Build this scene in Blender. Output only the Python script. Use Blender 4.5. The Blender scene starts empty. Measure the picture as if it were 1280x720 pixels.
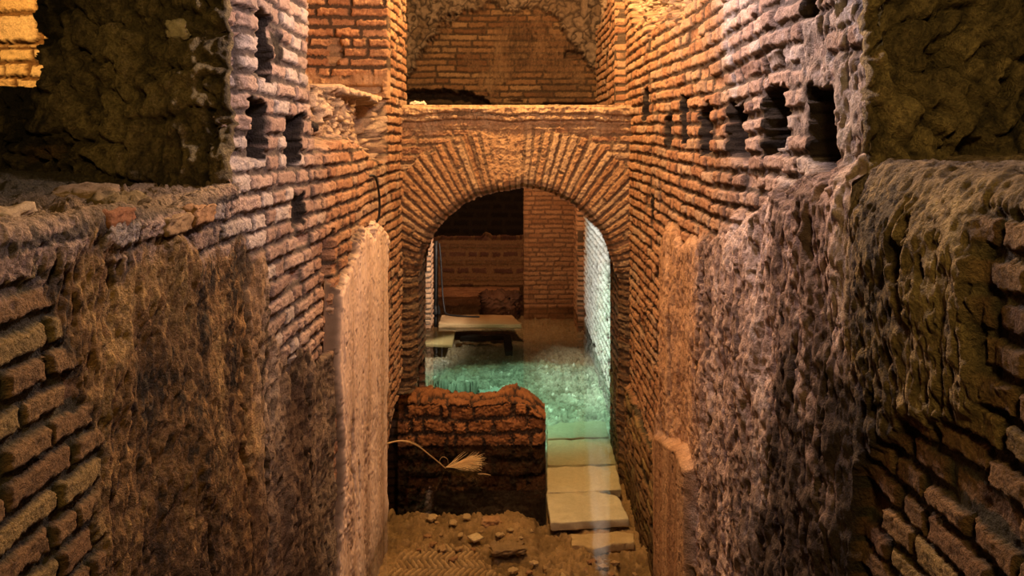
import bpy, math, random
import numpy as np
from mathutils import Vector, Matrix

random.seed(7)
C = bpy.context.scene.collection
F32 = np.float32
WATER = -1.92
XL, XR = -0.70, 0.652          # the two faces of the passage

# ------------------------------------------------------------------ noise
def spectral(beta, seed, n=1024, lo=1, hi=512):
    rng = np.random.default_rng(seed)
    k = np.fft.fftfreq(n) * n
    kk = np.hypot(k[:, None], k[None, :]); kk[0, 0] = 1
    amp = kk ** (-beta / 2.0); amp[0, 0] = 0
    amp[(kk < lo) | (kk > hi)] = 0
    ph = rng.uniform(0, 2 * np.pi, (n, n))
    t = np.real(np.fft.ifft2(amp * np.exp(1j * ph)))
    t = t - t.mean()
    return (t / t.std()).astype(F32)
TEX = {'fb': spectral(2.8, 1, hi=90), 'soft': spectral(3.6, 2, hi=60), 'grit': spectral(1.9, 3, lo=4, hi=30),
       'mid': spectral(2.2, 4, lo=3, hi=34)}
def N(u, v, fu=1.0, fv=None, seed=0, t='fb'):
    """tileable noise, unit variance; fu, fv = tiles per metre"""
    fv = fu if fv is None else fv
    T = TEX[t]; n = T.shape[0]
    a = (np.asarray(u, dtype=np.float64) * fu + seed * 0.37719) * n
    b = (np.asarray(v, dtype=np.float64) * fv + seed * 0.61803) * n
    ia = np.floor(a).astype(np.int64); ib = np.floor(b).astype(np.int64)
    fa = (a - ia).astype(F32); fb = (b - ib).astype(F32)
    i0, i1, j0, j1 = ia % n, (ia + 1) % n, ib % n, (ib + 1) % n
    return ((T[j0, i0] * (1 - fa) + T[j0, i1] * fa) * (1 - fb) + (T[j1, i0] * (1 - fa) + T[j1, i1] * fa) * fb)
def hsh(i, j, k=0):
    x = (np.asarray(i).astype(np.int64) * 374761393 + np.asarray(j).astype(np.int64) * 668265263 + int(k) * 1274126177) & 0xFFFFFFFF
    x = ((x ^ (x >> 13)) * 1274126177) & 0xFFFFFFFF
    x = ((x ^ (x >> 16)) * 2246822519) & 0xFFFFFFFF
    return ((x ^ (x >> 15)) & 0xFFFFFF).astype(F32) / F32(0xFFFFFF)
def sst(a, b, x):
    t = np.clip((x - a) / (b - a), 0, 1)
    return t * t * (3 - 2 * t)
def lerp(a, b, t): return a + (b - a) * t
def mixc(a, b, t): return a + (b - a) * t[..., None]
def colr(c, shape): return np.broadcast_to(np.array(c, F32), shape + (3,)).copy()
def box(u, v, u0, u1, v0, v1, e=.01):
    """soft box mask"""
    return sst(u0 - e, u0 + e, u) * sst(-u1 - e, -u1 + e, -u) * sst(v0 - e, v0 + e, v) * sst(-v1 - e, -v1 + e, -v)

def bricks(u, v, H=.052, L=.14, seed=0, mort=.012, jag=.0022, offs=True, rnd=.006, warp=1.0):
    vv = v + .006 * warp * N(u, v, .35, .1, seed + 5, 'soft')
    uu0 = u + .004 * warp * N(u, v, .8, .8, seed + 9, 'soft')
    r = np.floor(vv / H); fv = vv / H - r
    uu = uu0 / L + (hsh(r, 17, seed) * 7.0 if offs else 0)
    i = np.floor(uu)
    B = lambda q: q + .75 * (hsh(q, r, seed + 1) - .5)
    i = np.where(uu < B(i), i - 1, i); i = np.where(uu >= B(i + 1), i + 1, i)
    le = (uu - B(i)) * L; ri = (B(i + 1) - uu) * L
    hb = (hsh(i, r, seed + 2) - .5) * .007; ht = (hsh(i, r, seed + 3) - .5) * .007
    bo = fv * H + hb; to = (1 - fv) * H + ht
    d = np.minimum(np.minimum(le, ri), np.minimum(bo, to)) - mort * .5
    d = d + jag * N(u, v, 3.0, 3.0, seed + 3, 'mid')
    prof = sst(0, rnd, d)
    r1, r2, r3 = hsh(i, r, seed + 11), hsh(i, r, seed + 12), hsh(i, r, seed + 13)
    tilt = (r3 - .5) * np.clip(le - ri, -.1, .1) * .07
    return prof, r1, r2, r3, tilt
def brick_h(b, depth=.022, vary=.016):
    prof, r1, r2, r3, tilt = b
    return depth * (prof - 1) + prof * ((r1 - .55) * vary + tilt - .016 * (r2 > .955))
def brick_c(b, u, v, seed, lo, hi, alt, mortar, wear=.5):
    prof, r1, r2, r3, tilt = b
    c = mixc(np.array(lo, F32), np.array(hi, F32), r3)
    c = mixc(c, np.array(alt, F32), (r2 < .22).astype(F32) * .75)
    c = mixc(c, np.array(mortar, F32), 1 - sst(.15, .8, prof))
    dirt = sst(.2, 1.8, N(u, v, .7, .7, seed + 21))
    return mixc(c, np.array(mortar, F32), dirt * wear)
def rubble(u, v, s, seed, warp=.25):
    """jittered cells: returns (edge distance 0..1, id noise)"""
    x = u / s + warp * N(u, v, .5 / s / 8, None, seed, 'mid'); y = v / s + warp * N(u, v, .5 / s / 8, None, seed + 4, 'mid')
    xi, yi = np.floor(x), np.floor(y)
    d1 = np.full(x.shape, 9.0, F32); d2 = d1.copy(); idn = np.zeros(x.shape, F32)
    for a in (-1, 0, 1):
        for b in (-1, 0, 1):
            cx, cy = xi + a, yi + b
            dd = np.hypot(cx + .15 + .7 * hsh(cx, cy, seed) - x, cy + .15 + .7 * hsh(cx, cy, seed + 1) - y).astype(F32)
            near = dd < d1
            d2 = np.where(near, d1, np.minimum(d2, dd)); idn = np.where(near, hsh(cx, cy, seed + 2), idn)
            d1 = np.where(near, dd, d1)
    return d2 - d1, idn

# ------------------------------------------------------------------ materials
def make_mat(name, rough=.9, spec=.3, bump=.5, scale=1.0, grain=.35, col=None, metal=0, grit=.5):
    m = bpy.data.materials.new(name); m.use_nodes = True
    nt = m.node_tree; n = nt.nodes; l = nt.links
    p = n['Principled BSDF']
    p.inputs['Roughness'].default_value = rough; p.inputs['Specular IOR Level'].default_value = spec
    p.inputs['Metallic'].default_value = metal
    tc = n.new('ShaderNodeTexCoord')
    n1 = n.new('ShaderNodeTexNoise'); n1.inputs['Scale'].default_value = 48 * scale; n1.inputs['Detail'].default_value = 9; n1.inputs['Roughness'].default_value = .74
    n2 = n.new('ShaderNodeTexNoise'); n2.inputs['Scale'].default_value = 170 * scale; n2.inputs['Detail'].default_value = 4; n2.inputs['Roughness'].default_value = .65
    l.new(tc.outputs['Object'], n1.inputs['Vector']); l.new(tc.outputs['Object'], n2.inputs['Vector'])
    mr = n.new('ShaderNodeMapRange'); mr.inputs['From Min'].default_value = .3; mr.inputs['From Max'].default_value = .72
    mr.inputs['To Min'].default_value = 1 - grain; mr.inputs['To Max'].default_value = 1 + grain
    av = n.new('ShaderNodeMix'); av.inputs['Factor'].default_value = grit * .6
    l.new(n1.outputs['Fac'], av.inputs['A']); l.new(n2.outputs['Fac'], av.inputs['B']); l.new(av.outputs['Result'], mr.inputs['Value'])
    mul = n.new('ShaderNodeVectorMath'); mul.operation = 'SCALE'
    if col is None:
        at = n.new('ShaderNodeAttribute'); at.attribute_name = 'Col'; l.new(at.outputs['Color'], mul.inputs[0])
    else:
        mul.inputs[0].default_value = col
    l.new(mr.outputs['Result'], mul.inputs['Scale']); l.new(mul.outputs['Vector'], p.inputs['Base Color'])
    ad = n.new('ShaderNodeMath'); ad.operation = 'ADD'
    l.new(n1.outputs['Fac'], ad.inputs[0])
    sc = n.new('ShaderNodeMath'); sc.operation = 'MULTIPLY'; sc.inputs[1].default_value = grit
    l.new(n2.outputs['Fac'], sc.inputs[0]); l.new(sc.outputs[0], ad.inputs[1])
    b = n.new('ShaderNodeBump'); b.inputs['Strength'].default_value = bump; b.inputs['Distance'].default_value = .016 / scale
    l.new(ad.outputs[0], b.inputs['Height']); l.new(b.outputs['Normal'], p.inputs['Normal'])
    return m
M_BRICK = make_mat('old_brick', .88, .25, .8, 1.0, .5, grit=.7)
M_ROUGH = make_mat('crumbling_concrete', .8, .4, 1.0, .9, .75, grit=1.0)
M_PLASTER = make_mat('smooth_plaster', .85, .2, .14, 2.0, .12)
M_BED = make_mat('flooded_floor', .8, .2, .5, 1.0, .4)
M_SLAB = make_mat('pale_stone', .7, .3, .25, .8, .18)
M_STONE = make_mat('loose_stone', .85, .3, .6, 1.2, .35)
M_IRON = make_mat('black_iron', .5, .4, .3, 1.0, .3, (.012, .011, .01))
M_CABLE = make_mat('black_rubber', .55, .4, .1, 1.0, .2, (.015, .013, .012))
M_REED = make_mat('dry_reed', .6, .3, .2, 2.0, .25, (.55, .36, .17))
M_PLUME = make_mat('dry_plume', .7, .3, .1, 2.0, .2, (.80, .58, .30))

# ------------------------------------------------------------------ mesh builders
def tag(o, label=None, cat=None, group=None, kind=None):
    if label: o['label'] = label
    if cat: o['category'] = cat
    if group: o['group'] = group
    if kind: o['kind'] = kind
    return o
def empty(name, loc=(0, 0, 0)):
    o = bpy.data.objects.new(name, None); C.objects.link(o); o.location = loc; o.empty_display_size = .1
    return o
def adopt(o, parent):
    if parent is not None:
        o.parent = parent
        o.matrix_parent_inverse = Matrix.Translation(parent.location).inverted()
def mesh_obj(name, verts, faces, mat, col=None, parent=None, smooth=True):
    """verts (n,3) array, faces (m,4) or (m,3) int array"""
    me = bpy.data.meshes.new(name)
    verts = np.asarray(verts, F32); faces = np.asarray(faces, np.int32); k = faces.shape[1]
    me.vertices.add(len(verts)); me.vertices.foreach_set('co', verts.ravel())
    me.loops.add(faces.size); me.loops.foreach_set('vertex_index', faces.ravel())
    me.polygons.add(len(faces)); me.polygons.foreach_set('loop_start', np.arange(0, faces.size, k, dtype=np.int32))
    me.polygons.foreach_set('loop_total', np.full(len(faces), k, np.int32))
    me.update(calc_edges=True)
    me.polygons.foreach_set('use_smooth', np.full(len(faces), smooth, bool))
    if col is not None:
        a = me.attributes.new('Col', 'FLOAT_COLOR', 'POINT')
        a.data.foreach_set('color', np.concatenate([np.asarray(col, F32), np.ones((len(verts), 1), F32)], 1).ravel())
    me.materials.append(mat)
    o = bpy.data.objects.new(name, me); C.objects.link(o); adopt(o, parent)
    return o
def grid(name, P, col, mat, parent=None, keep=None, skirt=None, flip=False, open0=False):
    """P (nv,nu,3); skirt = vector along which the border is pushed back"""
    if skirt is not None:
        P = np.pad(P, ((1, 1), (1, 1), (0, 0)), mode='edge'); col = np.pad(col, ((1, 1), (1, 1), (0, 0)), mode='edge')
        s = np.array(skirt, F32)
        P[0] += s; P[-1] += s; P[1:-1, -1] += s
        if open0: P, col, keep = P[:, 1:], col[:, 1:], (None if keep is None else np.pad(keep, ((0, 0), (0, 1)), mode='edge'))
        else: P[1:-1, 0] += s
        if keep is not None: keep = np.pad(keep, ((1, 1), (0, 0)) if open0 else 1, mode='edge')
    nv, nu = P.shape[:2]
    idx = np.arange(nv * nu, dtype=np.int32).reshape(nv, nu)
    q = np.stack([idx[:-1, :-1], idx[:-1, 1:], idx[1:, 1:], idx[1:, :-1]], -1)
    if keep is not None:
        kq = keep[:-1, :-1] | keep[:-1, 1:] | keep[1:, 1:] | keep[1:, :-1]
        q = q[kq]
    q = q.reshape(-1, 4)
    if flip: q = q[:, ::-1]
    V = P.reshape(-1, 3); cc = col.reshape(-1, 3)
    if keep is not None:
        used = np.zeros(len(V), bool); used[q.ravel()] = True
        remap = np.cumsum(used) - 1
        V, cc, q = V[used], cc[used], remap[q]
    return mesh_obj(name, V, q, mat, cc, parent)
def patch(name, org, U, V, nrm, us, vs, fun, mat, parent=None, skirt=.12, open0=False):
    """a heightfield wall: fun(u, v) -> height, colour[, keep]"""
    u, v = np.meshgrid(us.astype(np.float64), vs.astype(np.float64))
    r = fun(u, v)
    h, c = r[0], r[1]; keep = r[2] if len(r) > 2 else None
    org, U, V, nrm = (np.array(a, np.float64) for a in (org, U, V, nrm))
    P = org + u[..., None] * U + v[..., None] * V + h[..., None] * nrm
    flip = np.dot(np.cross(U, V), nrm) < 0
    return grid(name, P.astype(F32), np.clip(c, .003, .95).astype(F32), mat, parent, keep, None if not skirt else -nrm * skirt, flip, open0)
def lin(a, b, d): return np.linspace(a, b, max(2, int(round((b - a) / d)) + 1))
def graded(a, b, lo=.0035, hi=.008, k=.0022):
    out = [a]
    while out[-1] < b: out.append(out[-1] + min(hi, max(lo, k * out[-1] ** 1.6)))
    out[-1] = b
    return np.array(out)

# ------------------------------------------------------------------ palettes (albedo)
B_LO, B_HI, B_ALT, B_MOR = (.36, .17, .085), (.55, .31, .165), (.50, .34, .22), (.10, .066, .042)
G_LO, G_HI, G_ALT, G_MOR = (.34, .22, .17), (.56, .40, .31), (.60, .52, .46), (.12, .092, .075)
D_LO, D_HI, D_ALT, D_MOR = (.21, .105, .045), (.33, .19, .075), (.36, .25, .09), (.075, .062, .030)

def concrete(u, v, seed, streak=1.0, base=(.33, .23, .15), dark=(.10, .07, .04), lite=(.48, .36, .25)):
    """crumbling concrete with runs down its face"""
    s1 = N(u, v, 1.7, .30, seed, 'fb'); s2 = N(u, v, .55, .4, seed + 2, 'fb'); s3 = N(u, v, 4.0, 1.6, seed + 3, 'grit')
    h = .008 * s2 + .0052 * s1 * streak + .0016 * s3
    pit = sst(.9, 1.9, N(u, v, 2.0, .55, seed + 6, 'mid')) * sst(-.4, .8, N(u, v, .5, .4, seed + 7))
    pit2 = sst(1.1, 1.9, N(u, v, 5.0, 2.2, seed + 8, 'mid'))
    h = h - .018 * pit - .005 * pit2
    k = .5 + .24 * N(u, v, 1.2, .5, seed + 11) + .14 * N(u, v, 5, 2.5, seed + 12, 'grit')
    k = np.clip(k, 0, 1)
    c = mixc(np.array(dark, F32), np.array(base, F32), sst(0.05, .55, k)); c = mixc(c, np.array(lite, F32), sst(.55, 1, k))
    return h, mixc(c, np.array(dark, F32) * .7, np.clip(pit + pit2 * .7, 0, 1) * .8)
def plaster(u, v, seed, base=(.50, .35, .23), lite=(.62, .47, .33), dark=(.30, .20, .13)):
    h = .0028 * N(u, v, 1.5, .25, seed) + .0008 * N(u, v, 6, 2.5, seed + 1, 'grit')
    k = np.clip(.55 + .20 * N(u, v, 3.0, .09, seed + 2) + .06 * N(u, v, 6, 2, seed + 3, 'grit'), 0, 1)
    pit = sst(1.8, 2.4, N(u, v, 5, 2.0, seed + 4, 'mid'))
    c = mixc(np.array(dark, F32), np.array(base, F32), sst(0, .5, k)); c = mixc(c, np.array(lite, F32), sst(.5, 1, k))
    return h - .008 * pit, mixc(c, np.array((.14, .09, .06), F32), pit)
def core(u, v, seed, s=.07):
    """broken wall core, lumps of stone in mortar"""
    e, idn = rubble(u, v, s, seed)
    lump = sst(0, .45, e)
    h = .030 * (lump - 1) + .028 * (idn - .5) + .012 * N(u, v, 1.4, 1.4, seed + 7)
    c = mixc(np.array((.38, .25, .15), F32), np.array((.56, .41, .28), F32), idn)
    return h, mixc(np.array((.16, .11, .075), F32), c, sst(.02, .25, e))

# ------------------------------------------------------------------ LEFT WALL
def left_fun(y, z):
    b = bricks(y, z, .0525, .135, 31, mort=.011)
    h = brick_h(b, .0105, .0075) + .0022 * N(y, z, 1.5, 1.5, 32) + .0011 * N(y, z, 4, 4, 37, 'grit')
    grey = sst(3.1, 2.55, y)
    c = mixc(brick_c(b, y, z, 33, B_LO, B_HI, B_ALT, B_MOR, .35), brick_c(b, y, z, 34, G_LO, G_HI, G_ALT, G_MOR, .4), grey)
    n1 = N(y, z, .8, .8, 35); n2 = N(y, z, 1.5, .6, 36)
    # crumbling concrete low down and towards the viewer
    zr = np.interp(y, [.8, 1.95, 2.05, 2.18, 2.22, 2.5, 2.75, 3.0, 3.05], [-.20, -.22, -.24, -.30, -.60, -.68, -.72, -.80, -5])
    rough = sst(-.03, .03, zr - z + .025 * n1 + .02 * n2)
    near = sst(2.25, 2.0, y + .02 * n2)
    hc, cc = concrete(y, z, 41, 1.2)
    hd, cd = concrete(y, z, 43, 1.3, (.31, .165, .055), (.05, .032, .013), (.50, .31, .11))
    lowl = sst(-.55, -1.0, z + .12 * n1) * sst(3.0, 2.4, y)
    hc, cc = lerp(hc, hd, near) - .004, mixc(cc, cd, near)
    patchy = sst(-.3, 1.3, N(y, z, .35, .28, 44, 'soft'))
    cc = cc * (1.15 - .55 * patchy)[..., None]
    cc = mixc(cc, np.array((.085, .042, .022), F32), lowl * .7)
    # the nearest end keeps its courses below the ledge
    old = sst(-.02, .02, (1.19 + .16 * np.clip((-.30 - z) / .25, 0, 1)) - y + .02 * n1)
    bn = bricks(y, z, .052, .13, 51, mort=.012, jag=.0018)
    hn = brick_h(bn, .015, .008) + .0022 * N(y, z, 1.6, 1.6, 52); cn = brick_c(bn, y, z, 53, D_LO, D_HI, D_ALT, D_MOR, .5)
    hc, cc = lerp(hc + .008, hn, old), mixc(cc, cn, old)
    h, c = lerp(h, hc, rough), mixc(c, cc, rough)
    # black fissures running down beside the rough part
    for yy, z0, z1, w, dp in ((2.06, -1.5, -.55, .016, .08), (2.20, -1.6, -.62, .013, .06), (1.80, -1.5, -.7, .008, .035), (2.66, -1.5, -.75, .012, .04), (3.32, -1.42, -1.02, .010, .03)):
        f = sst(w, w * .35, np.abs(y - yy - .02 * N(y * 0, z, .7, .9, int(yy * 50), 'soft') - .004 * n1)) * sst(z0 - .1, z0 + .05, z) * sst(z1 + .06, z1 - .06, z)
        h = h - dp * f; c = mixc(c, np.array((.05, .035, .025), F32), f * .7)
    # groove left of the plaster
    g = box(y + .012 * n1, z + .01 * n2, 2.86, 3.01, -.80, -.36, .012)
    h = h - .10 * g; c = mixc(c, np.array((.20, .14, .10), F32), g * .6)
    # broken top between the standing end and the pier
    hk, ck = core(y, z, 61, .075)
    br = sst(2.62, 2.72, y + .03 * n1) * sst(4.26, 4.2, y) * sst(-.02, .03, z - np.interp(y, [2.6, 2.75, 3.0, 3.3, 3.7, 4.0, 4.24], [.33, -.02, -.05, -.02, -.06, -.13, -.16]) + .02 * n1)
    dep = np.interp(y, [2.6, 2.75, 2.95, 3.15, 3.5, 3.8, 4.0, 4.14, 4.24], [.02, .05, .10, .06, .07, .09, .19, .16, .02])
    h = lerp(h, hk - dep, br); c = mixc(c, ck, br)
    lip = box(y, z + .012 * n1, 3.16, 4.26, .178, .215, .008)
    h = lerp(h, .010 * n1 - .025, lip); c = mixc(c, np.array((.56, .40, .27), F32), lip)
    top = np.interp(y, [2.0, 2.66, 2.72, 2.86, 2.95, 3.02, 3.10, 3.16, 4.23, 4.24, 4.25], [9, 9, .46, .36, .33, .24, .20, .21, .21, .21, 9])
    gone = ((z > top + .015 * n1) & (y < 4.245)) | ((y > 4.95) & (z > .16))
    h = np.where(gone, -.50, h); c = np.where(gone[..., None], np.array((.30, .18, .10), F32), c)
    # sockets and cracks in the standing end
    for y0, y1, z0, z1, dp in ((2.15, 2.27, .155, .33, .13), (2.09, 2.20, -.075, .085, .15), (2.42, 2.575, -.088, .065, .16), (2.50, 2.60, -.29, -.19, .05), (2.30, 2.35, .22, .30, .03), (2.86, 2.92, .02, .06, .08)):
        k = box(y + .010 * n1, z + .008 * n2, y0, y1, z0, z1, .008)
        h = lerp(h, -.5 * dp + .008 * n2, k); c = mixc(c, np.array((.028, .02, .016), F32), box(y + .010 * n1, z + .008 * n2, y0 + .002, y1 + .014, z0 - .002, z1 + .006, .005))
    # worn vertical edge at the near end
    e = sst(2.10, 1.985, y) * sst(-.12, -.06, z)
    h = h - .05 * e * (0.4 + sst(-1, 1.2, N(y, z, .9, 1.2, 71)))
    # gap at the foot of the wall
    hole = sst(4.14, 4.17, y + .012 * n1) * sst(-.02, .02, np.interp(y, [4.1, 4.18, 4.35, 4.6, 4.7, 5.3], [-1.95, -1.80, -1.62, -1.50, -1.46, -1.46]) - z + .008 * n1) * sst(5.06, 5.0, y)
    h = lerp(h, -.55, hole); c = mixc(c, np.array((.03, .024, .02), F32), hole)
    # wet dark foot
    wet = sst(-1.70, -1.95, z + .03 * n1)
    c = c * (1 - .55 * wet[..., None])
    return h, c

wall_l = patch('wall_left', (XL, 0, 0), (0, 1, 0), (0, 0, 1), (1, 0, 0), graded(1.955, 5.50), lin(-2.35, 1.35, .0042), left_fun, M_BRICK, skirt=.3, open0=True)
tag(wall_l, kind='structure')
def plaster_panel(y, z):
    n1 = N(y, z, .5, .5, 81, 'soft'); n2 = N(y, z, 2, .8, 82)
    h, c = plaster(y, z, 83, (.68, .50, .37), (.80, .62, .48), (.46, .32, .22))
    top = np.interp(y, [2.9, 3.1, 3.35, 3.5, 3.7, 3.95, 4.1], [-.60, -.50, -.42, -.39, -.42, -.45, -.52])
    s = np.minimum(np.minimum(y - (3.02 + .02 * n1 + np.interp(z, [-1.9, -1.2, -1.0, -.7, -.4], [0, .05, 0, 0, -.02])), 4.05 + .012 * n1 - y), top + .03 * n1 + .022 * N(y, z, 1.0, 1.0, 88) - z)
    edge = sst(-.015, .04, s)
    # the render loses its skin below
    sp = sst(0, .1, (-1.02 - .35 * (y - 3.1)) - z + .03 * n1) * sst(3.9, 3.5, y)
    h = h + .030 + .004 * n1 - .010 * sp * sst(-.5, 1, n2)
    for yy, z0, z1 in ((3.28, -1.50, -1.10), (3.36, -1.75, -1.35), (3.78, -1.3, -1.12)):
        f = sst(.016, .004, np.abs(y - yy - .03 * N(y * 0, z, .8, .8, 86, 'soft'))) * sst(z0, z0 + .08, z) * sst(z1, z1 - .08, z)
        h = h - .03 * f; c = mixc(c, np.array((.07, .045, .03), F32), f)
    rim = sst(.075, .0, s) * sst(-.66, -.5, z); hc, cc = core(y, z, 87, .05)
    h = lerp(h, h + .6 * hc, rim); c = mixc(c, cc, rim * .7)
    c = mixc(c, np.array((.13, .085, .055), F32), sst(.045, .015, s) * sst(3.6, 3.4, y) * .9)
    wet = sst(-1.72, -1.95, z + .03 * n1)
    c = c * (1 - .5 * wet[..., None])
    return lerp(-.03, h, edge), c, s > -.02
patch('plaster_panel', (XL, 0, 0), (0, 1, 0), (0, 0, 1), (1, 0, 0), lin(2.88, 4.12, .0055), lin(-2.3, -.3, .005), plaster_panel, M_PLASTER, wall_l, skirt=0)

# the nearer stretch: face and ledge folded over in one skin
def folded(name, x0, sgn, ys, zed, s_lo, s_hi, fun_face, fun_top, mat, parent, rr=.022):
    """profile goes up the face (s<0) and then outwards over the ledge (s>0)"""
    ds = .0042
    s = np.concatenate([np.arange(s_lo, -.06, .0036), np.arange(-.06, .08, .003), np.arange(.08, .3, .004), np.arange(.3, s_hi, .007)])
    y, ss = np.meshgrid(ys, s)
    ze = np.interp(y, *zed)
    t = np.clip((ss + rr * .785) / (rr * 1.571), 0, 1)          # 0 on the face, 1 on the top
    a = t * np.pi / 2
    face = ss < -rr * .785; top = ss > rr * .785
    off = np.where(face, 0, np.where(top, -(rr + ss - rr * .785), -(rr - rr * np.cos(a))))
    zz = np.where(face, ze - rr + (ss + rr * .785), np.where(top, ze + .035 * sst(0, .5, ss), ze - rr + rr * np.sin(a)))
    nx, nz = np.cos(a), np.sin(a)
    h1, c1 = fun_face(y, zz)[:2]; h2, c2 = fun_top(y, ss)
    h = lerp(h1, h2, t); c = mixc(c1, c2, t)
    w = np.exp(-((ss - .01) / .06) ** 2) * .8
    h = lerp(h, .007 * N(y, ss, 1, 1, 97) + .0030 * N(y, ss, 3, 3, 98, 'mid') + .010, w)
    P = np.stack([x0 + sgn * (off + h * nx), y, zz + h * nz], -1)
    return grid(name, P.astype(F32), np.clip(c, .003, .95).astype(F32), mat, parent, None, None, flip=sgn < 0)
def ledge_left_top(y, s):
    b = bricks(y, s + .03, .085, .17, 91, mort=.018, jag=.005, rnd=.014)
    gone = sst(-.2, .9, N(y, s, .55, .9, 92))
    e, idn = rubble(y, s, .10, 93)
    h = .012 * (sst(0, .3, e) - 1) + .022 * (idn - .5) * sst(.35, .1, s) + .006 * N(y, s, 1, 1, 94) + .0015 * N(y, s, 4, 4, 95, 'grit')
    h = lerp(h, brick_h(b, .03, .02), (1 - gone) * sst(.4, .15, s))
    c = mixc(np.array((.26, .17, .085), F32), np.array((.48, .33, .19), F32), np.clip(.5 + .3 * N(y, s, 1, 1, 96), 0, 1))
    c = mixc(c, np.array((.12, .095, .05), F32), sst(.16, .35, s))
    return h, c
folded('ledge', XL, 1, graded(.50, 2.0, .003, .004), ([.7, 1.23, 1.38, 1.67, 1.85, 2.0], [-.122, -.128, -.138, -.150, -.132, -.118]), -1.35, 1.5, left_fun, ledge_left_top, M_ROUGH, wall_l)
# dark masonry end above the ledge, with a broken opening at its far left
def left_front(x, z):
    hc, cc = concrete(x, z, 101, .4, (.17, .125, .055), (.032, .025, .014), (.32, .24, .10))
    e, idn = rubble(x, z, .13, 102); b = bricks(x, z, .075, .22, 103, mort=.02, jag=.006, rnd=.02)
    show = sst(-.6, .5, N(x, z, .5, .6, 104)); cc = cc * (.55 + .9 * idn * sst(0, .12, e))[..., None]
    h = 1.4 * hc + show * brick_h(b, .03, .02) + .024 * (sst(0, .3, e) - 1) + .03 * (idn - .5) + .010 * N(x, z, .8, .8, 106)
    cb = brick_c(b, x, z, 105, (.16, .08, .035), (.24, .14, .06), (.30, .22, .08), (.045, .036, .02), .6)
    c = mixc(cc, cb, show * .8)
    c = mixc(c, np.array((.32, .24, .10), F32), sst(-.80, -.74, x + .03 * N(x, z, 1, 1, 107)) * .0)
    n1 = N(x, z, 1.1, 1.1, 108)
    sd = np.maximum(x + 1.215 + .014 * n1 - np.interp(z, [.1, .2, .26, .36], [.045, .05, .02, .03]), .120 + .008 * n1 - z)
    h = h - .40 * sst(0, .012, -sd)
    h = np.where(sd > 0, np.maximum(h + .030, -.045), h) - .022 * sst(-.77, -.70, x) * sst(-1, 1, N(x, z, 1.2, 1.2, 109))
    return h, c, sd > -.014
wf = patch('front_masonry', (0, 1.97, 0), (1, 0, 0), (0, 0, 1), (0, -1, 0), lin(-2.25, -.712, .0045), lin(-.16, .75, .0045), left_front, M_ROUGH, wall_l, skirt=.03)
# upper part of that end, above what the photograph shows
def pier_fun(seed, lo=B_LO, hi=B_HI, mor=B_MOR, dep=.015):
    def f(u, z):
        b = bricks(u, z, .0525, .17, seed, mort=.013)
        h = brick_h(b, dep, dep * .6) + .003 * N(u, z, 1.4, 1.4, seed + 1) + .001 * N(u, z, 4, 4, seed + 2, 'grit')
        c = brick_c(b, u, z, seed + 3, lo, hi, hi, mor, .35)
        return h, c
    return f
def left_pier_front(x, z):
    h, c = pier_fun(111)(x, z)
    n1 = N(x, z, 1, 1, 112)
    sm = sst(.36, .30, z + .02 * n1)
    hp, cp = plaster(x, z, 113, (.46, .28, .15), (.55, .36, .21), (.32, .18, .10))
    h, c = lerp(h, hp - .008 + .006 * n1, sm), mixc(c, cp, sm)
    hol = box(x + .02 * n1, z, -1.02, -.93, .37, .52, .02) + box(x + .02 * n1, z, -.96, -.74, .225, .262, .012)
    return h - .05 * np.clip(hol, 0, 1), c
patch('pier', (0, 4.20, 0), (1, 0, 0), (0, 0, 1), (0, -1, 0), lin(-1.24, -.698, .0045), lin(.20, 1.35, .0045), left_pier_front, M_BRICK, wall_l, skirt=.1)

# lit chamber behind the opening
def chamber_fun(x, z):
    big = sst(.375, .395, z)
    b1 = bricks(x, z, .062, .16, 121, mort=.012); b2 = bricks(x, z, .13, .19, 122, mort=.02, jag=.004)
    h = lerp(brick_h(b1, .02, .01), brick_h(b2, .028, .02), big) + .004 * N(x, z, 1.5, 1.5, 123)
    c = mixc(brick_c(b1, x, z, 124, (.58, .38, .20), (.70, .50, .28), (.66, .48, .3), (.15, .075, .03), .2), brick_c(b2, x, z, 125, (.58, .38, .2), (.70, .5, .28), (.6, .42, .26), (.16, .08, .03), .3), big)
    return h, c
wc = patch('chamber_wall', (0, 3.4, 0), (1, 0, 0), (0, 0, 1), (0, -1, 0), lin(-2.6, -1.25, .006), lin(-.2, 1.3, .006), chamber_fun, M_BRICK, wall_l, skirt=.1)
def plain(seed, base=(.20, .14, .09), dark=(.07, .05, .03), lite=(.3, .22, .15), k=1.0):
    def f(u, v):
        h, c = concrete(u, v, seed, .5, base, dark, lite)
        return h * k, c
    return f
patch('chamber_side', (-1.26, 0, 0), (0, 1, 0), (0, 0, 1), (-1, 0, 0), lin(2.2, 3.45, .03), lin(-.2, 1.3, .03), plain(131), M_ROUGH, wall_l, skirt=.05)

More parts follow.
